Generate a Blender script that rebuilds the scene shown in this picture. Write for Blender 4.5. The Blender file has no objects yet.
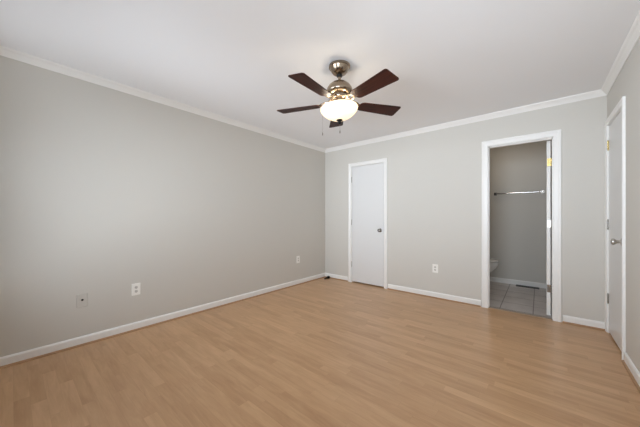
import bpy, bmesh, math, random
from mathutils import Vector, Matrix
C = bpy.context.scene.collection
PI = math.pi
# ------------------------------------------------------------------ camera
cd = bpy.data.cameras.new('camera'); cam = bpy.data.objects.new('camera', cd); C.objects.link(cam)
cd.sensor_width = 36.0; cd.sensor_fit = 'HORIZONTAL'; cd.lens = 260.0/640*36.0
cd.shift_y = 3.5/640; cd.clip_start = 0.02
cam.location = (3.14, -3.885, 1.15); cam.rotation_euler = (PI/2, 0, math.radians(40.1))
bpy.context.scene.camera = cam
# ------------------------------------------------------------------ daylight
w = bpy.data.worlds.new('sky'); bpy.context.scene.world = w; w.use_nodes = True
wn = w.node_tree.nodes; bg = wn['Background']
# dim sky plus added bright lobes, shaped to spread daylight through the room
SKY_COL, SKY_BASE = (0.885, 0.98, 1.09), 0.02
LOBES = [((-0.314, -0.674, -0.669), 2.3), ((0.569, -0.478, -0.669), 7.4), ((0.0, -0.978, -0.208), 23.9), ((-0.766, -0.643, 0.0), 43.4), ((0.423, -0.906, 0.0), 12.4), ((0.0, -0.966, 0.259), 13.0), ((0.408, -0.875, 0.259), 3.7), ((0.65, -0.545, 0.53), 10.0)]
wl = w.node_tree.links
_tc = wn.new('ShaderNodeTexCoord')
def _m(op, x, y):
    n = wn.new('ShaderNodeMath'); n.operation = op
    for i, v in enumerate((x, y)):
        if isinstance(v, (int, float)): n.inputs[i].default_value = v
        else: wl.new(v, n.inputs[i])
    return n.outputs[0]
_tot = SKY_BASE
for _d, _s in LOBES:
    _dt = wn.new('ShaderNodeVectorMath'); _dt.operation = 'DOT_PRODUCT'; wl.new(_tc.outputs['Generated'], _dt.inputs[0]); _dt.inputs[1].default_value = _d
    _tot = _m('ADD', _m('MULTIPLY', _m('POWER', _m('MAXIMUM', _dt.outputs['Value'], 0.0), 16.0), _s), _tot)
wl.new(_tot, bg.inputs[1]); bg.inputs[0].default_value = SKY_COL+(1,)
FY = -4.2                                                       # the wall behind the camera and its two windows
WZ0, WZ1 = 0.85, 2.15; WINS = ((0.4, 1.5), (2.2, 3.4))
for _a, _b in WINS:
    pl = bpy.data.lights.new('window_portal', 'AREA'); pl.shape = 'RECTANGLE'
    pl.size = _b-_a; pl.size_y = WZ1-WZ0; pl.cycles.is_portal = True
    po = bpy.data.objects.new('window_portal', pl); C.objects.link(po)
    po.location = ((_a+_b)/2, FY-0.125, (WZ0+WZ1)/2); po.rotation_euler = (PI/2, 0, 0)
BULB_W = 4.5                                                  # each of the fan's bulbs
BATH_FILL_W = 12.0                                                   # unseen fill lamp added in the bathroom
vs = bpy.context.scene.view_settings
vs.view_transform = 'Standard'; vs.look = 'None'; vs.gamma = 1; vs.use_curve_mapping = False
vs.exposure = 0.0
cy = bpy.context.scene.cycles
cy.max_bounces = 12; cy.diffuse_bounces = 8; cy.transparent_max_bounces = 12
cy.caustics_reflective = False; cy.caustics_refractive = False
cy.sample_clamp_indirect = 6.0

# ------------------------------------------------------------------ materials
def srgb(r, g, b):
    f = lambda c: (c/12.92 if c <= 0.04045 else ((c+0.055)/1.055)**2.4)
    return (f(r/255), f(g/255), f(b/255), 1)
def mat(name, col, rough=0.5, metal=0.0, bump=0.0, bscale=60, spec=0.5, var=0.0):
    m = bpy.data.materials.new(name); m.use_nodes = True
    nt = m.node_tree; b = nt.nodes['Principled BSDF']
    b.inputs['Base Color'].default_value = col; b.inputs['Roughness'].default_value = rough
    b.inputs['Metallic'].default_value = metal; b.inputs['Specular IOR Level'].default_value = spec
    tc = nt.nodes.new('ShaderNodeTexCoord')
    nz = nt.nodes.new('ShaderNodeTexNoise'); nz.inputs['Scale'].default_value = bscale; nz.inputs['Detail'].default_value = 4
    nt.links.new(tc.outputs['Object'], nz.inputs['Vector'])
    if bump:
        bp = nt.nodes.new('ShaderNodeBump'); bp.inputs['Strength'].default_value = bump; bp.inputs['Distance'].default_value = 0.002
        nt.links.new(nz.outputs['Fac'], bp.inputs['Height']); nt.links.new(bp.outputs['Normal'], b.inputs['Normal'])
    if var:
        mx = nt.nodes.new('ShaderNodeMix'); mx.data_type = 'RGBA'
        mx.inputs[6].default_value = tuple(c*(1-var) for c in col[:3])+(1,); mx.inputs[7].default_value = tuple(min(1, c*(1+var)) for c in col[:3])+(1,)
        nt.links.new(nz.outputs['Fac'], mx.inputs[0]); nt.links.new(mx.outputs[2], b.inputs['Base Color'])
    return m
M = {}
M['wall'] = mat('grey_wall_paint', srgb(205, 202, 195), 0.6, bump=0.12, bscale=140, spec=0.3)
M['ceil'] = mat('white_ceiling_paint', srgb(240, 241, 243), 0.85, bump=0.1, bscale=160, spec=0.15)
M['trim'] = mat('white_trim_paint', srgb(236, 235, 232), 0.35, bump=0.03, bscale=30)
M['door'] = mat('white_door_paint', srgb(221, 221, 220), 0.30, bump=0.05, bscale=25)
M['wallplate'] = mat('white_plastic', srgb(240, 239, 234), 0.35)
M['recept'] = mat('receptacle_plastic', srgb(205, 202, 196), 0.4)
M['greyplate'] = mat('grey_painted_plate', srgb(198, 195, 188), 0.5, bump=0.05)
M['dark'] = mat('dark_slot', srgb(25, 24, 23), 0.6)
M['black'] = mat('black_rubber', srgb(10, 10, 10), 0.7, bump=0.1, spec=0.2)
M['blackmetal'] = mat('black_metal', srgb(28, 26, 25), 0.4, metal=0.6)
M['nickel'] = mat('brushed_nickel', srgb(158, 142, 124), 0.22, metal=1.0, bump=0.03, bscale=300)
M['chrome'] = mat('chrome', srgb(200, 200, 200), 0.12, metal=1.0)
M['pewter'] = mat('satin_nickel', srgb(150, 146, 140), 0.25, metal=1.0)
M['steel'] = mat('zinc_steel', srgb(188, 185, 179), 0.3, metal=0.95)
M['brass'] = mat('brass', srgb(232, 208, 140), 0.25, metal=1.0)
M['porcelain'] = mat('white_porcelain', srgb(238, 238, 236), 0.12)
M['shoe'] = mat('oak_shoe_molding', srgb(168, 132, 98), 0.4, bump=0.05, var=0.08, bscale=12)
M['threshold'] = mat('grey_threshold', srgb(150, 136, 120), 0.4)
M['bulb'] = None

def node(nt, t, **kw):
    n = nt.nodes.new(t)
    for k, v in kw.items(): setattr(n, k, v)
    return n
def mth(nt, op, a, b=None):
    n = nt.nodes.new('ShaderNodeMath'); n.operation = op
    for i, v in enumerate((a, b)):
        if v is None: continue
        if hasattr(v, 'links'): nt.links.new(v, n.inputs[i])
        else: n.inputs[i].default_value = v
    return n.outputs[0]
def laminate():
    m = bpy.data.materials.new('oak_laminate'); m.use_nodes = True
    nt = m.node_tree; L = nt.links; b = nt.nodes['Principled BSDF']
    tc = node(nt, 'ShaderNodeTexCoord'); sp = node(nt, 'ShaderNodeSeparateXYZ'); L.new(tc.outputs['Object'], sp.inputs[0])
    W, LEN = 0.068, 0.62
    yr = mth(nt, 'DIVIDE', sp.outputs['Y'], W); row = mth(nt, 'FLOOR', yr)
    wn1 = node(nt, 'ShaderNodeTexWhiteNoise', noise_dimensions='1D'); L.new(row, wn1.inputs['W'])
    xs = mth(nt, 'ADD', mth(nt, 'DIVIDE', sp.outputs['X'], LEN), mth(nt, 'MULTIPLY', wn1.outputs['Value'], 7.3))
    col = mth(nt, 'FLOOR', xs)
    cb = node(nt, 'ShaderNodeCombineXYZ'); L.new(row, cb.inputs[0]); L.new(col, cb.inputs[1])
    wn2 = node(nt, 'ShaderNodeTexWhiteNoise', noise_dimensions='2D'); L.new(cb.outputs[0], wn2.inputs['Vector'])
    rnd = wn2.outputs['Value']
    # grain: noise stretched along the boards, shifted per board
    gv = node(nt, 'ShaderNodeCombineXYZ')
    L.new(mth(nt, 'ADD', mth(nt, 'MULTIPLY', sp.outputs['X'], 3.4), mth(nt, 'MULTIPLY', rnd, 40)), gv.inputs[0])
    L.new(mth(nt, 'ADD', mth(nt, 'MULTIPLY', sp.outputs['Y'], 26), mth(nt, 'MULTIPLY', rnd, 90)), gv.inputs[1])
    nz = node(nt, 'ShaderNodeTexNoise'); nz.inputs['Scale'].default_value = 1.0; nz.inputs['Detail'].default_value = 6; nz.inputs['Roughness'].default_value = 0.6
    nz.inputs['Distortion'].default_value = 0.6
    L.new(gv.outputs[0], nz.inputs['Vector'])
    gf = node(nt, 'ShaderNodeCombineXYZ')
    L.new(mth(nt, 'MULTIPLY', sp.outputs['X'], 7), gf.inputs[0]); L.new(mth(nt, 'ADD', mth(nt, 'MULTIPLY', sp.outputs['Y'], 160), mth(nt, 'MULTIPLY', rnd, 50)), gf.inputs[1])
    nf = node(nt, 'ShaderNodeTexNoise'); nf.inputs['Scale'].default_value = 1.0; nf.inputs['Detail'].default_value = 3
    L.new(gf.outputs[0], nf.inputs['Vector'])
    ramp = node(nt, 'ShaderNodeValToRGB'); e = ramp.color_ramp.elements
    e[0].position = 0.25; e[0].color = srgb(176, 135, 96)
    e[1].position = 0.80; e[1].color = srgb(214, 174, 133)
    val = mth(nt, 'ADD', mth(nt, 'MULTIPLY', nz.outputs['Fac'], 0.64),
              mth(nt, 'ADD', mth(nt, 'MULTIPLY', nf.outputs['Fac'], 0.14), mth(nt, 'MULTIPLY', rnd, 0.22)))
    L.new(val, ramp.inputs[0])
    # faint seams between boards
    fy = mth(nt, 'FRACT', yr); fx = mth(nt, 'FRACT', xs)
    sy = mth(nt, 'LESS_THAN', fy, 0.016); sx = mth(nt, 'LESS_THAN', fx, 0.002)
    seam = mth(nt, 'MULTIPLY', mth(nt, 'MAXIMUM', sy, sx), 0.22)
    mx = node(nt, 'ShaderNodeMix', data_type='RGBA'); mx.inputs[7].default_value = srgb(120, 80, 50)
    L.new(seam, mx.inputs[0]); L.new(ramp.outputs[0], mx.inputs[6]); L.new(mx.outputs[2], b.inputs['Base Color'])
    b.inputs['Roughness'].default_value = 0.30; b.inputs['Specular IOR Level'].default_value = 0.5
    bp = node(nt, 'ShaderNodeBump'); bp.inputs['Strength'].default_value = 0.05; bp.inputs['Distance'].default_value = 0.002
    L.new(nf.outputs['Fac'], bp.inputs['Height']); L.new(bp.outputs[0], b.inputs['Normal'])
    return m
M['laminate'] = laminate()
def tile():
    m = bpy.data.materials.new('grey_floor_tile'); m.use_nodes = True
    nt = m.node_tree; L = nt.links; b = nt.nodes['Principled BSDF']
    tc = node(nt, 'ShaderNodeTexCoord'); mp = node(nt, 'ShaderNodeMapping')
    mp.inputs['Location'].default_value = (-2.757/0.325, -0.42/0.325, 0); mp.inputs['Scale'].default_value = (1/0.325,)*3
    L.new(tc.outputs['Object'], mp.inputs[0]); sp = node(nt, 'ShaderNodeSeparateXYZ'); L.new(mp.outputs[0], sp.inputs[0])
    g = []
    for ax in ('X', 'Y'):
        f = mth(nt, 'FRACT', sp.outputs[ax]); g.append(mth(nt, 'LESS_THAN', f, 0.028))
    gr = mth(nt, 'MAXIMUM', g[0], g[1])
    nz = node(nt, 'ShaderNodeTexNoise'); nz.inputs['Scale'].default_value = 5; nz.inputs['Detail'].default_value = 5
    L.new(tc.outputs['Object'], nz.inputs['Vector'])
    rp = node(nt, 'ShaderNodeValToRGB'); e = rp.color_ramp.elements
    e[0].position = 0.3; e[0].color = srgb(186, 178, 174); e[1].position = 0.7; e[1].color = srgb(206, 199, 195)
    L.new(nz.outputs['Fac'], rp.inputs[0])
    mx = node(nt, 'ShaderNodeMix', data_type='RGBA'); mx.inputs[7].default_value = srgb(112, 98, 90)
    L.new(gr, mx.inputs[0]); L.new(rp.outputs[0], mx.inputs[6]); L.new(mx.outputs[2], b.inputs['Base Color'])
    b.inputs['Roughness'].default_value = 0.3
    bp = node(nt, 'ShaderNodeBump', invert=True); bp.inputs['Strength'].default_value = 0.3; bp.inputs['Distance'].default_value = 0.002
    L.new(gr, bp.inputs['Height']); L.new(bp.outputs[0], b.inputs['Normal'])
    return m
M['tile'] = tile()
def walnut():
    m = bpy.data.materials.new('dark_walnut'); m.use_nodes = True
    nt = m.node_tree; L = nt.links; b = nt.nodes['Principled BSDF']
    tc = node(nt, 'ShaderNodeTexCoord'); mp = node(nt, 'ShaderNodeMapping'); mp.inputs['Scale'].default_value = (3, 60, 60)
    L.new(tc.outputs['Object'], mp.inputs[0])
    nz = node(nt, 'ShaderNodeTexNoise'); nz.inputs['Scale'].default_value = 1.3; nz.inputs['Detail'].default_value = 5; nz.inputs['Distortion'].default_value = 0.8
    L.new(mp.outputs[0], nz.inputs['Vector'])
    rp = node(nt, 'ShaderNodeValToRGB'); e = rp.color_ramp.elements
    e[0].position = 0.3; e[0].color = srgb(34, 13, 8); e[1].position = 0.75; e[1].color = srgb(78, 32, 19)
    L.new(nz.outputs['Fac'], rp.inputs[0]); L.new(rp.outputs[0], b.inputs['Base Color'])
    b.inputs['Roughness'].default_value = 0.5; b.inputs['Specular IOR Level'].default_value = 0.22
    return m
M['walnut'] = walnut()
def bowl_glass():
    m = bpy.data.materials.new('frosted_glass_lit'); m.use_nodes = True
    nt = m.node_tree; L = nt.links
    b = nt.nodes['Principled BSDF']; b.inputs['Base Color'].default_value = srgb(250, 244, 232); b.inputs['Roughness'].default_value = 0.3
    b.inputs['Emission Color'].default_value = (1.0, 0.86, 0.66, 1); b.inputs['Emission Strength'].default_value = 0.55
    tr = node(nt, 'ShaderNodeBsdfTranslucent'); tr.inputs[0].default_value = srgb(252, 246, 234)
    mx = node(nt, 'ShaderNodeMixShader'); mx.inputs[0].default_value = 0.5
    L.new(b.outputs[0], mx.inputs[1]); L.new(tr.outputs[0], mx.inputs[2])
    L.new(mx.outputs[0], nt.nodes['Material Output'].inputs[0])
    return m
M['bowl'] = bowl_glass()
def emit(name, col, s):
    m = bpy.data.materials.new(name); m.use_nodes = True; nt = m.node_tree
    b = nt.nodes['Principled BSDF']; b.inputs['Base Color'].default_value = (0.9, 0.9, 0.9, 1)
    b.inputs['Emission Color'].default_value = col; b.inputs['Emission Strength'].default_value = s
    return m
def pane_glass():
    m = bpy.data.materials.new('window_glass'); m.use_nodes = True; nt = m.node_tree; L = nt.links
    t = node(nt, 'ShaderNodeBsdfTransparent'); g = node(nt, 'ShaderNodeBsdfGlossy'); g.inputs['Roughness'].default_value = 0.0
    mx = node(nt, 'ShaderNodeMixShader'); mx.inputs[0].default_value = 0.06
    L.new(t.outputs[0], mx.inputs[1]); L.new(g.outputs[0], mx.inputs[2]); L.new(mx.outputs[0], nt.nodes['Material Output'].inputs[0])
    return m
M['pane'] = pane_glass()

# ------------------------------------------------------------------ mesh helpers
def box(bm, x0, x1, y0, y1, z0, z1):
    r = bmesh.ops.create_cube(bm, size=1.0, matrix=Matrix.Translation(((x0+x1)/2, (y0+y1)/2, (z0+z1)/2)) @ Matrix.Diagonal((x1-x0, y1-y0, z1-z0, 1)))
    return r['verts']
def bevel_all(bm, w, seg=2):
    bmesh.ops.bevel(bm, geom=bm.edges[:], offset=w, segments=seg, affect='EDGES', profile=0.5)
def bbox(x0, x1, y0, y1, z0, z1, bw=0.002, seg=2):
    bm = bmesh.new(); box(bm, x0, x1, y0, y1, z0, z1); bevel_all(bm, bw, seg); return bm
def lathe(bm, prof, seg=48, mtx=None, close=False):
    mtx = mtx or Matrix.Identity(4); rings = []
    for r, z in prof:
        if r < 1e-6: rings.append([bm.verts.new(mtx @ Vector((0, 0, z)))])
        else: rings.append([bm.verts.new(mtx @ Vector((r*math.cos(2*PI*i/seg), r*math.sin(2*PI*i/seg), z))) for i in range(seg)])
    pairs = list(zip(rings, rings[1:])) + ([(rings[-1], rings[0])] if close else [])
    for a, b in pairs:
        for i in range(seg):
            j = (i+1) % seg
            if len(a) == 1 and len(b) == 1: continue
            if len(a) == 1: bm.faces.new((a[0], b[i], b[j]))
            elif len(b) == 1: bm.faces.new((a[i], b[0], a[j]))
            else: bm.faces.new((a[i], b[i], b[j], a[j]))
def tube(bm, pts, r, seg=12, closed=False):
    pts = [Vector(p) for p in pts]; n = len(pts); rings = []; up = None
    for i, p in enumerate(pts):
        a = pts[(i-1) % n] if (closed or i) else p; b = pts[(i+1) % n] if (closed or i < n-1) else p
        t = (b-a).normalized()
        if up is None: up = t.orthogonal().normalized()
        up = (up - t*up.dot(t)).normalized(); s = t.cross(up)
        rr = r[i] if isinstance(r, (list, tuple)) else r
        rings.append([bm.verts.new(p + (up*math.cos(2*PI*k/seg)+s*math.sin(2*PI*k/seg))*rr) for k in range(seg)])
    for i in range(n if closed else n-1):
        a, b = rings[i], rings[(i+1) % n]
        for k in range(seg): bm.faces.new((a[k], a[(k+1) % seg], b[(k+1) % seg], b[k]))
    if not closed: bm.faces.new(rings[0][::-1]); bm.faces.new(rings[-1])
def loft(bm, rings, cap=True):
    R = [[bm.verts.new(p) for p in r] for r in rings]; n = len(R[0])
    for a, b in zip(R, R[1:]):
        for k in range(n): bm.faces.new((a[k], a[(k+1) % n], b[(k+1) % n], b[k]))
    if cap: bm.faces.new(R[0][::-1]); bm.faces.new(R[-1])
def prism(bm, prof, p0, p1, nrm, m0=0, m1=0):
    """profile (d from wall, z) pushed along p0->p1; m = mitre factor at each end"""
    p0, p1, nrm = Vector(p0), Vector(p1), Vector(nrm); d = (p1-p0).normalized()
    loft(bm, [[p0 + nrm*u + d*u*m0 + Vector((0, 0, z)) for u, z in prof], [p1 + nrm*u - d*u*m1 + Vector((0, 0, z)) for u, z in prof]])
def frame_sweep(bm, prof, path, nrm, closed=False):
    """profile (outward offset from path, height off wall) swept along a planar path with mitred corners"""
    path = [Vector(p) for p in path]; nrm = Vector(nrm); n = len(path); rings = []
    for i, p in enumerate(path):
        ts = []
        if closed or i > 0: ts.append((p-path[(i-1) % n]).normalized())
        if closed or i < n-1: ts.append((path[(i+1) % n]-p).normalized())
        outs = [nrm.cross(t) for t in ts]
        if len(outs) == 1: o = outs[0]
        else: o = (outs[0]+outs[1]).normalized(); o = o/max(0.2, o.dot(outs[0]))
        rings.append([p + o*u + nrm*h for u, h in prof])
    if closed:
        rings.append(rings[0]); loft(bm, rings, cap=False); bmesh.ops.remove_doubles(bm, verts=bm.verts[:], dist=1e-6)
    else: loft(bm, rings)
def obj(name, bm, material, parent=None, loc=None, smooth=False, **tags):
    bmesh.ops.recalc_face_normals(bm, faces=bm.faces[:])
    me = bpy.data.meshes.new(name); bm.to_mesh(me); bm.free(); me.materials.append(material)
    if smooth:
        for p in me.polygons: p.use_smooth = True
        me.set_sharp_from_angle(angle=math.radians(40))
    o = bpy.data.objects.new(name, me); C.objects.link(o)
    if parent: o.parent = parent
    if loc: o.location = loc
    for k, v in tags.items(): o[k] = v
    return o
def empty(name, loc, rz=0, **tags):
    o = bpy.data.objects.new(name, None); C.objects.link(o); o.location = loc; o.rotation_euler = (0, 0, rz); o.empty_display_size = 0.1
    for k, v in tags.items(): o[k] = v
    return o
def struct(name, bm, m, label, cat, **kw): return obj(name, bm, m, kind='structure', label=label, category=cat, **kw)

# ------------------------------------------------------------------ the shell
RW, H, T = 3.668, 2.44, 0.115
D1 = (0.592, 1.232, 2.048); D2 = (2.640, 3.268, 2.050)          # openings in the back wall (x0, x1, top)
D3 = (-0.683, -0.050, 2.066)                                     # opening in the right wall (y0, y1, top)
BY = 1.65                                                        # bathroom back wall
bm = bmesh.new(); box(bm, -T, RW+T, FY-T, 0.03, -0.1, 0); box(bm, -T, 1.83, 0.03, 0.9, -0.1, 0)
struct('floor', bm, M['laminate'], 'light oak laminate floor of the empty bedroom', 'floor')
bm = bmesh.new(); box(bm, 1.83, RW+T, 0.03, BY+T, -0.1, 0)
struct('floor_bathroom', bm, M['tile'], 'grey square tile floor seen through the open doorway', 'floor')
bm = bmesh.new(); box(bm, -T, RW+T, FY-T, BY+T, H, H+0.1)
struct('ceiling', bm, M['ceil'], 'smooth white ceiling around the fan', 'ceiling')
bm = bmesh.new(); box(bm, -T, 0, FY-T, 0.9, 0, H)
struct('wall_left', bm, M['wall'], 'long plain grey wall with three cover plates', 'wall')
bm = bmesh.new()
for x0, x1, z0, z1 in ((0, D1[0], 0, H), (D1[0], D1[1], D1[2], H), (D1[1], D2[0], 0, H), (D2[0], D2[1], D2[2], H), (D2[1], RW, 0, H)):
    box(bm, x0, x1, 0, T, z0, z1)
struct('wall_back', bm, M['wall'], 'grey wall holding the closed narrow door and the open doorway', 'wall')
bm = bmesh.new()
for y0, y1, z0, z1 in ((FY-T, D3[0], 0, H), (D3[0], D3[1], D3[2], H), (D3[1], BY+T, 0, H)):
    box(bm, RW, RW+T, y0, y1, z0, z1)
struct('wall_right', bm, M['wall'], 'short grey wall holding the closed door at the right edge', 'wall')
bm = bmesh.new()
for x0, x1, z0, z1 in ((0, WINS[0][0], 0, H), (WINS[0][1], WINS[1][0], 0, H), (WINS[1][1], RW, 0, H)) + tuple((a, b, z0, z1) for a, b in WINS for z0, z1 in ((0, WZ0), (WZ1, H))):
    box(bm, x0, x1, FY-T, FY, z0, z1)
struct('wall_front', bm, M['wall'], 'grey window wall behind the viewer', 'wall')
bm = bmesh.new(); box(bm, 0, 1.83, 0.9, 0.98, 0, H)
struct('wall_closet_back', bm, M['wall'], 'grey wall hidden behind the closed narrow door', 'wall')
bm = bmesh.new(); box(bm, 1.77, 1.83, T, BY+T, 0, H)
struct('wall_bathroom_left', bm, M['wall'], 'grey bathroom side wall behind the toilet tank', 'wall')
bm = bmesh.new(); box(bm, 1.83, RW, BY, BY+T, 0, H)
struct('wall_bathroom_back', bm, M['wall'], 'grey bathroom wall carrying the towel bar', 'wall')
bm = bmesh.new(); box(bm, RW+T, RW+T+0.05, D3[0]-0.1, D3[1]+0.1, 0, H)
struct('wall_hall', bm, M['wall'], 'grey wall hidden behind the right edge door', 'wall')

# baseboards (white board + oak shoe molding)
BP = [(0.0, 0.0), (0.013, 0.0), (0.013, 0.066), (0.010, 0.074), (0.005, 0.080), (0.0, 0.081)]
SP = [(0.013, 0.0), (0.026, 0.0), (0.0255, 0.006), (0.022, 0.012), (0.018, 0.015), (0.013, 0.016)]
def baseboard(name, label, runs, shoe=True):
    bm = bmesh.new(); sm = bmesh.new()
    for p0, p1, n, a, b in runs:
        prism(bm, BP, p0, p1, n, a, b); prism(sm, SP, p0, p1, n, a, b)
    o = struct(name, bm, M['trim'], label, 'baseboard')
    if shoe: obj('shoe_molding', sm, M['shoe'], o, label='thin oak shoe molding')
    else: sm.free()
CW = 0.062
baseboard('baseboard_left', 'long white baseboard under the plain grey wall', [((0, FY, 0), (0, 0, 0), (1, 0, 0), 1, 1)])
baseboard('baseboard_back', 'white baseboard beside the closed and open doors', [((0, 0, 0), (D1[0]-CW, 0, 0), (0, -1, 0), 1, 0),
          ((D1[1]+CW, 0, 0), (D2[0]-0.07, 0, 0), (0, -1, 0), 0, 0), ((D2[1]+0.07, 0, 0), (RW, 0, 0), (0, -1, 0), 0, 1)])
baseboard('baseboard_right', 'white baseboard running from the right door towards the viewer', [((RW, FY, 0), (RW, D3[0]-0.07, 0), (-1, 0, 0), 1, 0)])
baseboard('baseboard_front', 'white baseboard under the windows behind the viewer', [((0, FY, 0), (RW, FY, 0), (0, 1, 0), 1, 1)])
baseboard('baseboard_bathroom', 'white baseboard below the towel bar in the bathroom', [((1.83, BY, 0), (RW, BY, 0), (0, -1, 0), 1, 1)], shoe=False)
# crown molding
CP = [(0, H), (0, H-0.058), (0.006, H-0.058), (0.009, H-0.050), (0.016, H-0.040), (0.030, H-0.022), (0.040, H-0.014), (0.046, H-0.007), (0.048, H)]
for name, label, p0, p1, n in (('trim_1', 'white crown molding along the long plain wall', (0, FY, 0), (0, 0, 0), (1, 0, 0)),
        ('trim_2', 'white crown molding above the doorway wall', (0, 0, 0), (RW, 0, 0), (0, -1, 0)),
        ('trim_3', 'white crown molding above the right edge door', (RW, FY, 0), (RW, 0, 0), (-1, 0, 0)),
        ('trim_4', 'white crown molding over the windows behind the viewer', (0, FY, 0), (RW, FY, 0), (0, 1, 0))):
    bm = bmesh.new(); prism(bm, CP, p0, p1, n, 1, 1); struct(name, bm, M['trim'], label, 'crown molding')
# casings and jambs
KP = lambda w: [(0.0, 0.0), (0.0, 0.010), (0.006, 0.013), (w*0.55, 0.014), (w*0.72, 0.018), (w-0.004, 0.018), (w, 0.015), (w, 0.0)]
def casing(name, label, a, b, top, plane, w, stop):
    """plane: (axis, value) - back wall y=0 or right wall x=RW"""
    bm = bmesh.new(); rv = -0.006
    if plane == 'back':
        frame_sweep(bm, KP(w), [(a-rv, 0, 0), (a-rv, 0, top+rv), (b+rv, 0, top+rv), (b+rv, 0, 0)], (0, -1, 0))
        P = lambda u0, u1, d0, d1, z0, z1: box(bm, u0, u1, d0, d1, z0, z1)
    else:
        frame_sweep(bm, KP(w), [(RW, b+rv, 0), (RW, b+rv, top+rv), (RW, a-rv, top+rv), (RW, a-rv, 0)], (-1, 0, 0))
        P = lambda u0, u1, d0, d1, z0, z1: box(bm, RW+d0, RW+d1, u0, u1, z0, z1)
    e = 0.0008; j = 0.012                                    # jamb lining
    P(a-e, a+j-e, -e, T+e, 0, top); P(b-j+e, b+e, -e, T+e, 0, top); P(a-e, b+e, -e, T+e, top-j, top+e)
    s0, s1 = stop
    P(a+j-e, a+j+0.006, s0, s1, 0, top-j); P(b-j-0.004, b-j+e, s0, s1, 0, top-j); P(a+j, b-j, s0, s1, top-j-0.010, top-j)
    return struct(name, bm, M['trim'], label, 'door casing')
J = 0.012
D1o = (D1[0]-J, D1[1]+J, D1[2]+J); D2o = (D2[0]-J, D2[1]+J, D2[2]+J); D3o = (D3[0]-J, D3[1]+J, D3[2]+J)
casing('trim_5', 'white casing around the closed narrow door near the corner', D1[0], D1[1], D1[2], 'back', 0.055, (0.042, 0.075))
casing('trim_6', 'white casing around the open bathroom doorway', D2[0], D2[1], D2[2], 'back', 0.066, (0.030, 0.068))
casing('trim_7', 'white casing around the closed door at the right edge', D3[0], D3[1], D3[2], 'right', 0.055, (0.042, 0.075))
bm = bmesh.new(); prism(bm, [(-0.045, 0), (-0.042, 0.004), (-0.03, 0.006), (0.0, 0.006), (0.01, 0.004), (0.012, 0)], (D2[0]+J, 0.03, 0), (D2[1]-J, 0.03, 0), (0, -1, 0))
struct('trim_8', bm, M['threshold'], 'thin threshold strip between oak laminate and grey tile', 'threshold')

# ------------------------------------------------------------------ doors
def hinge(parent, loc, m, plate_dirs, h=0.089, label=None):
    """knuckle barrel at loc (pin axis z) with two leaves; plate_dirs: list of (dx,dy) unit vectors with leaf normals"""
    bm = bmesh.new(); r = 0.0058
    for k in range(5):
        z0 = -h/2 + k*h/5
        lathe(bm, [(0, z0+0.0006), (r*0.9, z0+0.0006), (r, z0+0.0016), (r, z0+h/5-0.0016), (r*0.9, z0+h/5-0.0006), (0, z0+h/5-0.0006)], 16)
    for s in (-1, 1):
        lathe(bm, [(0, s*(h/2+0.009)), (0.0035, s*(h/2+0.0075)), (0.0048, s*(h/2+0.004)), (0.003, s*h/2), (0, s*h/2)], 16)
    for (dx, dy, wd) in plate_dirs:
        d = Vector((dx, dy, 0)); nn = Vector((-dy, dx, 0))
        a = d*0.003; b = d*(0.003+wd); t = nn*0.0011
        loft(bm, [[a-t+Vector((0, 0, z)), b-t+Vector((0, 0, z)), b+t+Vector((0, 0, z)), a+t+Vector((0, 0, z))] for z in (-h/2, h/2)])
    o = obj('hinge', bm, m, parent, loc, smooth=True)
    if label: o['label'] = label
    return o
def knob(parent, loc, rot, m, length=0.062, name='door_knob'):
    """knob along local +z"""
    bm = bmesh.new(); s = length/0.062
    lathe(bm, [(0, 0), (0.031, 0), (0.032, 0.003), (0.030, 0.006), (0.022, 0.009), (0.013, 0.011), (0.011, 0.016), (0.0125, 0.028*s), (0.016, 0.032*s),
               (0.022, 0.037*s), (0.0265, 0.044*s), (0.0262, 0.051*s), (0.022, 0.058*s), (0.012, 0.0615*s), (0, 0.062*s)], 32)
    o = obj(name, bm, m, parent, loc, smooth=True); o.rotation_euler = rot
    return o
G = 0.004
# door 1: closed, hinges on its left, swings into the bedroom
d1 = empty('door_1', (D1[0]+J+G, 0.003, 0.018), kind='structure', label='closed plain white narrow door near the room corner', category='door')
LW = D1[1]-D1[0]-2*J-2*G
obj('door_leaf', bbox(0, LW, 0, 0.035, 0, D1[2]-J-0.018-0.005, 0.0015), M['door'], d1)
for z in (0.30, 1.04, 1.79): hinge(d1, (-0.0015, -0.006, z), M['steel'], [(0.2, 0.98, 0.004), (-1, 0, 0.012)])
knob(d1, (LW-0.062, 0, 0.915), (PI/2, 0, 0), M['pewter'])
# door 2: swung open into the bathroom, its hinge edge towards the viewer
d2 = empty('door_2', (3.249, T+0.012, 0.010), math.radians(-100), kind='structure', label='open white door seen edge-on inside the bathroom doorway', category='door')
L2 = 0.60
obj('door_leaf', bbox(-0.003-L2, -0.003, -0.042, -0.007, 0, D2[2]-J-0.015, 0.0015), M['trim'], d2)
for z, mm, lb in ((1.775, M['brass'], 'brass hinge'), (1.06, M['steel'], None), (0.31, M['pewter'], None)):
    o = hinge(d2, (0, 0, z), mm, [(0, -1, 0.034)], label=lb)
knob(d2, (-L2+0.055, -0.042, 0.92), (PI/2, 0, 0), M['pewter']); knob(d2, (-L2+0.055, -0.007, 0.92), (-PI/2, 0, 0), M['pewter'])
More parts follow.
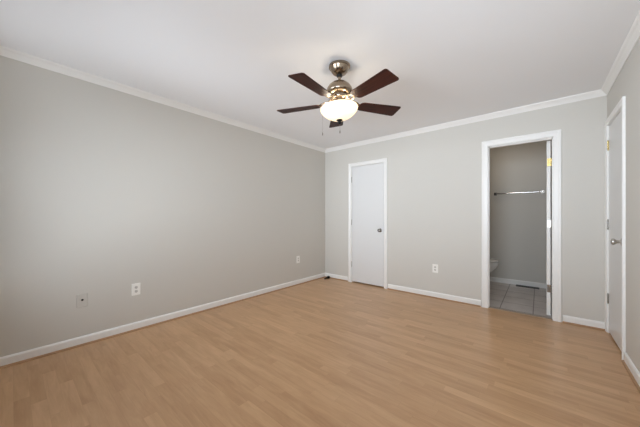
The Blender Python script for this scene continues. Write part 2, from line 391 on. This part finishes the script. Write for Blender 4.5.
# door 3: closed, in the right wall, hinges beside the corner
d3 = empty('door_3', (RW+0.003, D3[1]-J-G, 0.016), kind='structure', label='closed white door with silver knob at the right edge', category='door')
L3 = D3[1]-D3[0]-2*J-2*G
obj('door_leaf', bbox(0, 0.035, -L3, 0, 0, D3[2]-J-0.021, 0.0015), M['door'], d3)
for z, mm, lb in ((1.845, M['brass'], 'brass hinge'), (1.06, M['pewter'], None), (0.325, M['pewter'], None)):
    hinge(d3, (-0.0062, 0.0015, z), mm, [(0, 1, 0.014), (0.98, -0.2, 0.004)], label=lb)
knob(d3, (0, -L3+0.058, 0.925), (0, -PI/2, 0), M['steel'], 0.066)

# ------------------------------------------------------------------ windows behind the viewer
for wi, (WX0, WX1) in enumerate(WINS):
    w1 = empty('window_%d' % (wi+1), ((WX0+WX1)/2, FY-0.06, WZ0), kind='structure', label=('white sash window behind the viewer, beside the long plain wall', 'white sash window behind the viewer, beside the right wall')[wi], category='window')
    ww, wh = WX1-WX0, WZ1-WZ0
    bm = bmesh.new()
    for x0, x1, z0, z1 in ((-ww/2, -ww/2+0.04, 0, wh), (ww/2-0.04, ww/2, 0, wh), (-ww/2+0.04, ww/2-0.04, 0, 0.04), (-ww/2+0.04, ww/2-0.04, wh-0.04, wh)):
        box(bm, x0, x1, -0.04, 0.04, z0, z1)
    obj('window_frame', bm, M['trim'], w1)
    bm = bmesh.new(); box(bm, -ww/2-0.06, ww/2+0.06, 0.04, 0.10, -0.022, 0.0)
    obj('window_sill', bm, M['trim'], w1)
    bm = bmesh.new(); frame_sweep(bm, KP(0.06), [(ww/2, 0.06, 0), (ww/2, 0.06, wh), (-ww/2, 0.06, wh), (-ww/2, 0.06, 0)], (0, 1, 0))
    obj('window_casing', bm, M['trim'], w1)
    xa, xb = -ww/2+0.04, ww/2-0.04
    for z0, z1, yy in ((0.04, wh/2+0.015, 0.012), (wh/2-0.015, wh-0.04, -0.018)):
        bm = bmesh.new(); s = 0.035
        for a in ((xa, xa+s, z0, z1), (xb-s, xb, z0, z1), (xa+s, xb-s, z0, z0+s), (xa+s, xb-s, z1-s, z1)):
            box(bm, a[0], a[1], yy-0.014, yy+0.014, a[2], a[3])
        so = obj('sash', bm, M['trim'], w1)
        bm = bmesh.new(); box(bm, xa+s, xb-s, yy-0.002, yy+0.002, z0+s, z1-s); obj('pane', bm, M['pane'], so)

# ------------------------------------------------------------------ ceiling fan
fan = empty('ceiling_fan', (1.836, -2.078, H), label='five blade walnut ceiling fan with brushed nickel motor and lit glass bowl', category='ceiling fan')
bm = bmesh.new(); lathe(bm, [(0, 0), (0.090, 0), (0.0915, -0.004), (0.090, -0.017), (0.083, -0.020), (0.080, -0.026), (0.072, -0.044), (0.056, -0.064), (0.038, -0.075), (0.024, -0.079), (0, -0.079)])
obj('canopy', bm, M['nickel'], fan, smooth=True)
bm = bmesh.new(); lathe(bm, [(0, -0.076), (0.022, -0.076), (0.024, -0.082), (0.020, -0.092), (0.0125, -0.095), (0.0125, -0.140), (0.018, -0.142), (0.020, -0.148), (0.0, -0.148)])
dr = obj('downrod', bm, M['nickel'], fan, smooth=True)
bm = bmesh.new(); lathe(bm, [(0.0128, -0.0795), (0.0245, -0.0795), (0.0255, -0.085), (0.022, -0.093), (0.0128, -0.096)], close=True)
obj('hanger_ball', bm, M['blackmetal'], dr, smooth=True, label='black hanger ball')
bm = bmesh.new(); lathe(bm, [(0.0128, -0.122), (0.0175, -0.123), (0.0185, -0.130), (0.0175, -0.139), (0.0128, -0.140)], close=True)
obj('yoke_cover', bm, M['blackmetal'], dr, smooth=True, label='black yoke cover')
bm = bmesh.new(); lathe(bm, [(0, -0.136), (0.022, -0.136), (0.045, -0.141), (0.070, -0.153), (0.092, -0.172), (0.107, -0.196), (0.1135, -0.218), (0.1135, -0.228), (0.109, -0.234),
                             (0.105, -0.240), (0.094, -0.250), (0.080, -0.256), (0, -0.256)], 64)
obj('motor_housing', bm, M['nickel'], fan, smooth=True)
bm = bmesh.new(); lathe(bm, [(0, -0.255), (0.070, -0.255), (0.078, -0.262), (0.080, -0.280), (0.072, -0.292), (0.058, -0.298), (0.055, -0.320), (0.060, -0.330), (0.075, -0.338), (0.088, -0.342), (0.088, -0.350), (0.04, -0.352), (0, -0.352)], 64)
obj('switch_housing', bm, M['nickel'], fan, smooth=True)
# blades and irons
BZ = -0.320
def rr_blade():
    bm = bmesh.new(); out = []
    r0, r1, w0, w1 = 0.183, 0.566, 0.112, 0.150
    def corner(cx, cy, rad, a0, a1, n=6): return [(cx+rad*math.cos(a0+(a1-a0)*i/n), cy+rad*math.sin(a0+(a1-a0)*i/n)) for i in range(n+1)]
    c1, c0 = 0.017, 0.03
    out += corner(r1-c1, -w1/2+c1, c1, -PI/2, 0); out += corner(r1-c1, w1/2-c1, c1, 0, PI/2)
    out += corner(r0+c0, w0/2-c0, c0, PI/2, PI); out += corner(r0+c0, -w0/2+c0, c0, PI, 1.5*PI)
    loft(bm, [[Vector((x, y, z)) for x, y in out] for z in (-0.003, 0.003)])
    es = [e for e in bm.edges if abs(e.verts[0].co.z-e.verts[1].co.z) < 1e-6]
    bmesh.ops.bevel(bm, geom=es, offset=0.0015, segments=2, affect='EDGES')
    return bm
def iron():
    bm = bmesh.new()
    n = 28   # open oval ring
    tube(bm, [(0.130+0.048*math.cos(2*PI*i/n), 0.034*math.sin(2*PI*i/n), 0.020-0.018*(0.046*math.cos(2*PI*i/n)+0.046)/0.092) for i in range(n)], 0.0065, 10, closed=True)
    tube(bm, [(0.060, 0, 0.048), (0.075, 0, 0.040), (0.090, 0, 0.022)], [0.011, 0.012, 0.010], 12)
    tube(bm, [(0.166, 0, 0.003), (0.180, 0, 0.006), (0.200, 0, 0.0075)], [0.008, 0.008, 0.005], 12)
    pts = [(0.178, 0.018), (0.195, 0.034), (0.225, 0.040), (0.245, 0.030), (0.262, 0.014), (0.268, 0), (0.262, -0.014), (0.245, -0.030), (0.225, -0.040), (0.195, -0.034), (0.178, -0.018)]
    loft(bm, [[Vector((x, y, z)) for x, y in pts] for z in (0.0032, 0.0072)])
    for x, y in ((0.212, 0.024), (0.212, -0.024), (0.246, 0)):
        lathe(bm, [(0, 0.0100), (0.004, 0.0095), (0.0055, 0.0072), (0, 0.0072)], 12, Matrix.Translation((x, y, 0)))
    return bm
pm = Matrix.Rotation(math.radians(-10.5), 4, 'X')
bl_me = io_me = None
for k in range(5):
    a = math.radians(57.6+72*k)
    if bl_me is None:
        bo = obj('blade', rr_blade(), M['walnut'], fan); bl_me = bo.data
        io = obj('blade_iron', iron(), M['nickel'], bo, smooth=True); io_me = io.data
    else:
        bo = bo.copy(); C.objects.link(bo); io = io.copy(); C.objects.link(io); io.parent = bo
    bo.location = (0, 0, BZ); bo.rotation_euler = (math.radians(-10.5), 0, a)
    bo.rotation_mode = 'XYZ'
# light kit
bm = bmesh.new(); bpf = [(0.146, -0.354), (0.153, -0.355), (0.1585, -0.361), (0.159, -0.370), (0.152, -0.387), (0.134, -0.408), (0.108, -0.429), (0.078, -0.446), (0.048, -0.458), (0.014, -0.463)]
lathe(bm, bpf + [(r-0.003 if r > 0.02 else r, z+0.004) for r, z in bpf[:1:-1]] + [(0.150, -0.357), (0.146, -0.356)], 64, close=True)
bmesh.ops.rotate(bm, verts=bm.verts[:], cent=(0, 0, -0.41), matrix=Matrix.Rotation(math.radians(-4), 3, Vector((-0.6446, 0.7656, 0))))   # the bowl hangs slightly askew
obj('glass_bowl', bm, M['bowl'], fan, smooth=True, label='glowing frosted glass bowl shade')
bm = bmesh.new(); lathe(bm, [(0, -0.352), (0.006, -0.352), (0.006, -0.456), (0.026, -0.4585), (0.027, -0.464), (0.020, -0.469), (0.012, -0.473), (0.011, -0.479), (0.015, -0.484), (0.013, -0.491), (0.006, -0.496), (0, -0.497)], 32)
obj('finial', bm, M['blackmetal'], fan, smooth=True, label='dark bronze finial under the bowl')
M['bulb'] = emit('lit_bulb', (1.0, 0.74, 0.45, 1), 4.0)
for k in range(3):
    a = math.radians(57.6+36+72*0+120*k+20); x, y = 0.098*math.cos(a), 0.098*math.sin(a)
    bm = bmesh.new(); lathe(bm, [(0, 0.020), (0.012, 0.020), (0.012, 0.006), (0.018, -0.006), (0.022, -0.018), (0.019, -0.032), (0.010, -0.039), (0, -0.041)], 20)
    b = obj('bulb', bm, M['bulb'], fan, (x, y, -0.378), smooth=True)
    b.visible_shadow = True
    ld = bpy.data.lights.new('bulb_light', 'POINT'); ld.energy = BULB_W/3; ld.color = (1.0, 0.87, 0.70); ld.shadow_soft_size = 0.022
    lo = bpy.data.objects.new('bulb_light', ld); C.objects.link(lo); lo.parent = fan; lo.location = (x*1.04, y*1.04, -0.352)
# pull chains
ca, sa = math.cos(math.radians(40.1)), math.sin(math.radians(40.1))
def off(lat, dep): return (lat*ca-dep*sa, lat*sa+dep*ca)
for (lat, dep), start, z1 in (((-0.143, 0.105), 1, -0.535), ((0.004, -0.004), 0, -0.552)):
    x, y = off(lat, dep); bm = bmesh.new()
    if start:
        q = 0.30
        tube(bm, [(x*q, y*q, -0.310), (x*0.7, y*0.7, -0.327), (x*0.97, y*0.97, -0.343), (x, y, -0.352), (x, y, z1)], 0.0006, 6)
    else: tube(bm, [(x, y, -0.494), (x, y, z1)], 0.0006, 6)
    lathe(bm, [(0, 0.002), (0.0022, 0), (0.004, -0.012), (0.0036, -0.022), (0, -0.025)], 12, Matrix.Translation((x, y, z1)))
    obj('pull_chain', bm, M['pewter'], fan, smooth=True)

# ------------------------------------------------------------------ cover plates on the walls
def plate(loc, rz, m, kind, label, cat):
    """plate lies in local xz, faces local -y"""
    o = empty('wall_outlet' if kind != 'jack' else 'cable_jack_plate', loc, rz, label=label, category=cat)
    bm = bmesh.new(); loft(bm, [[Vector((sx*(0.038-i), d, sz*(0.060-i))) for sx, sz in ((-1, -1), (1, -1), (1, 1), (-1, 1))] for d, i in ((0, 0), (-0.002, 0), (-0.005, 0.0025))])
    obj('cover_plate', bm, m, o)
    if kind == 'duplex':
        o['group'] = 'white outlets low on the bedroom walls'
        for s in (-1, 1):
            bm = bmesh.new(); n = 24
            ring = [(max(-0.0135, min(0.0135, 0.0172*math.cos(2*PI*i/n))), s*0.0195+0.0142*math.sin(2*PI*i/n)) for i in range(n)]
            loft(bm, [[Vector((x, d, z)) for x, z in ring] for d in (-0.0045, -0.0062)])
            r = obj('receptacle', bm, M['recept'], o)
            bm = bmesh.new(); c = s*0.0195
            box(bm, -0.0075, -0.0053, -0.0066, -0.006, c-0.001, c+0.008); box(bm, 0.0053, 0.0075, -0.0066, -0.006, c-0.001, c+0.007)
            lathe(bm, [(0, -0.0003), (0.0026, -0.0003), (0.0026, 0.0003), (0, 0.0003)], 12, Matrix.Translation((0, -0.0063, c-0.0075)) @ Matrix.Rotation(PI/2, 4, 'X'))
            obj('slots', bm, M['dark'], r)
        scr = ((0, 0),)
    else:
        bm = bmesh.new(); lathe(bm, [(0, 0), (0.0085, 0), (0.0085, 0.004), (0.006, 0.006), (0, 0.006)], 20, Matrix.Translation((0, -0.0045, 0.006)) @ Matrix.Rotation(PI/2, 4, 'X'))
        obj('cable_socket', bm, M['dark'], o, smooth=True, label='dark round cable socket')
        scr = ((0, 0.042), (0, -0.042))
    for x, z in scr:
        bm = bmesh.new(); lathe(bm, [(0, 0), (0.003, 0), (0.0026, 0.001), (0, 0.0013)], 14, Matrix.Translation((x, -0.0048, z)) @ Matrix.Rotation(PI/2, 4, 'X'))
        obj('screw', bm, m, o, smooth=True)
    return o
plate((0, -3.474, 0.400), PI/2, M['greyplate'], 'jack', 'grey cable plate with one dark socket, on the left wall', 'jack plate')
plate((0, -3.066, 0.414), PI/2, M['wallplate'], 'duplex', 'white outlet beside the grey cable plate on the long wall', 'outlet')
plate((0, -0.736, 0.426), PI/2, M['wallplate'], 'duplex', 'white outlet on the long wall near the far corner', 'outlet')
plate((2.012, 0, 0.418), 0, M['wallplate'], 'duplex', 'white outlet between the closed narrow door and the open doorway', 'outlet')

# ------------------------------------------------------------------ small black wedge in the corner
bm = bmesh.new()
loft(bm, [[Vector((x, y, z)) for x, z in ((-0.058, 0), (0.055, 0), (0.055, 0.042), (0.044, 0.045), (-0.056, 0.010))] for y in (-0.019, 0.019)])
bevel_all(bm, 0.002)
o = obj('door_wedge', bm, M['black'], None, (0.120, -0.099, 0), label='small black wedge on the floor against the baseboard in the far room corner', category='door wedge')
o.rotation_euler = (0, 0, math.radians(81))

# ------------------------------------------------------------------ bathroom things
tb = empty('towel_bar', (2.868, BY, 1.556), label='chrome towel bar on the bathroom wall', category='towel bar')
for s in (-1, 1):
    bm = bmesh.new(); box(bm, s*0.318-0.020, s*0.318+0.020, -0.012, 0, -0.024, 0.024); bevel_all(bm, 0.003)
    v = bmesh.new(); box(v, s*0.318-0.011, s*0.318+0.011, -0.078, -0.010, -0.013, 0.013); bevel_all(v, 0.003)
    me = bpy.data.meshes.new('t'); v.to_mesh(me); v.free(); bm.from_mesh(me); bpy.data.meshes.remove(me)
    obj('bracket', bm, M['blackmetal'] if s < 0 else M['pewter'], tb, label='dark bracket' if s < 0 else 'grey bracket')
bm = bmesh.new(); tube(bm, [(-0.318, -0.065, 0), (0.318, -0.065, 0)], 0.0125, 20); obj('bar', bm, M['chrome'], tb, smooth=True)

vr = empty('floor_register', (2.995, 1.575, 0), label='dark floor vent register on the tile below the towel bar', category='vent')
bm = bmesh.new()
for a in ((-0.15, 0.15, -0.055, -0.043), (-0.15, 0.15, 0.043, 0.055), (-0.15, -0.138, -0.043, 0.043), (0.138, 0.15, -0.043, 0.043)):
    box(bm, a[0], a[1], a[2], a[3], 0, 0.006)
obj('register_frame', bm, M['blackmetal'], vr)
bm = bmesh.new(); box(bm, -0.138, 0.138, -0.043, 0.043, 0, 0.0012); obj('duct_opening', bm, M['dark'], vr)
bm = bmesh.new()
for k in range(22):
    x = -0.132+k*0.01257
    box(bm, x-0.002, x+0.002, -0.043, 0.043, 0.001, 0.005)
obj('louvers', bm, M['blackmetal'], vr)

# toilet: bowl points +x, tank against the left bathroom wall
TX, TY = 1.915, 1.265
to = empty('toilet', (TX, TY, 0), label='white toilet just visible behind the left doorway casing', category='toilet')
def egg(cx, rx, ry, z, n=40, back=0.75):
    out = []
    for i in range(n):
        a = 2*PI*i/n; c, s = math.cos(a), math.sin(a)
        out.append(Vector((cx+(rx if c > 0 else rx*back)*c, ry*s, z)))
    return out
bm = bmesh.new()
loft(bm, [egg(0.36, 0.23, 0.125, 0), egg(0.36, 0.225, 0.12, 0.03), egg(0.36, 0.19, 0.10, 0.08), egg(0.38, 0.17, 0.095, 0.16), egg(0.42, 0.21, 0.125, 0.24),
          egg(0.44, 0.255, 0.165, 0.31), egg(0.45, 0.265, 0.182, 0.36), egg(0.45, 0.262, 0.182, 0.385)])
box(bm, 0.02, 0.30, -0.10, 0.10, 0.28, 0.385)
obj('bowl', bm, M['porcelain'], to, smooth=True)
bm = bmesh.new(); loft(bm, [egg(0.452, 0.264, 0.182, 0.388), egg(0.452, 0.268, 0.186, 0.392), egg(0.452, 0.268, 0.186, 0.402), egg(0.452, 0.262, 0.18, 0.405)])
obj('seat', bm, M['porcelain'], to, smooth=True)
bm = bmesh.new(); loft(bm, [egg(0.452, 0.264, 0.182, 0.414), egg(0.452, 0.268, 0.187, 0.418), egg(0.452, 0.266, 0.185, 0.432), egg(0.452, 0.25, 0.17, 0.439), egg(0.452, 0.15, 0.1, 0.443)])
box(bm, 0.215, 0.26, -0.07, 0.07, 0.388, 0.434)
obj('lid', bm, M['porcelain'], to, smooth=True)
obj('tank', bbox(0.0, 0.19, -0.215, 0.215, 0.385, 0.735, 0.02, 4), M['porcelain'], to, smooth=True)
obj('tank_lid', bbox(-0.005, 0.20, -0.225, 0.225, 0.736, 0.772, 0.010, 3), M['porcelain'], to, smooth=True)
bm = bmesh.new(); tube(bm, [(0.19, -0.15, 0.67), (0.205, -0.15, 0.67), (0.207, -0.09, 0.663)], [0.008, 0.007, 0.006], 12)
obj('flush_handle', bm, M['chrome'], to, smooth=True)

# fill lamp added to brighten the bathroom (out of view above the doorway head)
bl = empty('bathroom_fill_lamp', (2.75, 0.95, H), label='unseen round white lamp added to brighten the bathroom', category='fill lamp')
bm = bmesh.new(); lathe(bm, [(0, 0), (0.13, 0), (0.13, -0.02), (0.12, -0.024), (0, -0.024)], 40); obj('fill_lamp_base', bm, M['trim'], bl, smooth=True)
bm = bmesh.new(); lathe(bm, [(0.118, -0.024), (0.110, -0.05), (0.08, -0.07), (0.04, -0.08), (0, -0.083)], 40); obj('fill_lamp_shade', bm, emit('fill_lamp_diffuser', (1.0, 0.83, 0.64, 1), BATH_FILL_W), bl, smooth=True)
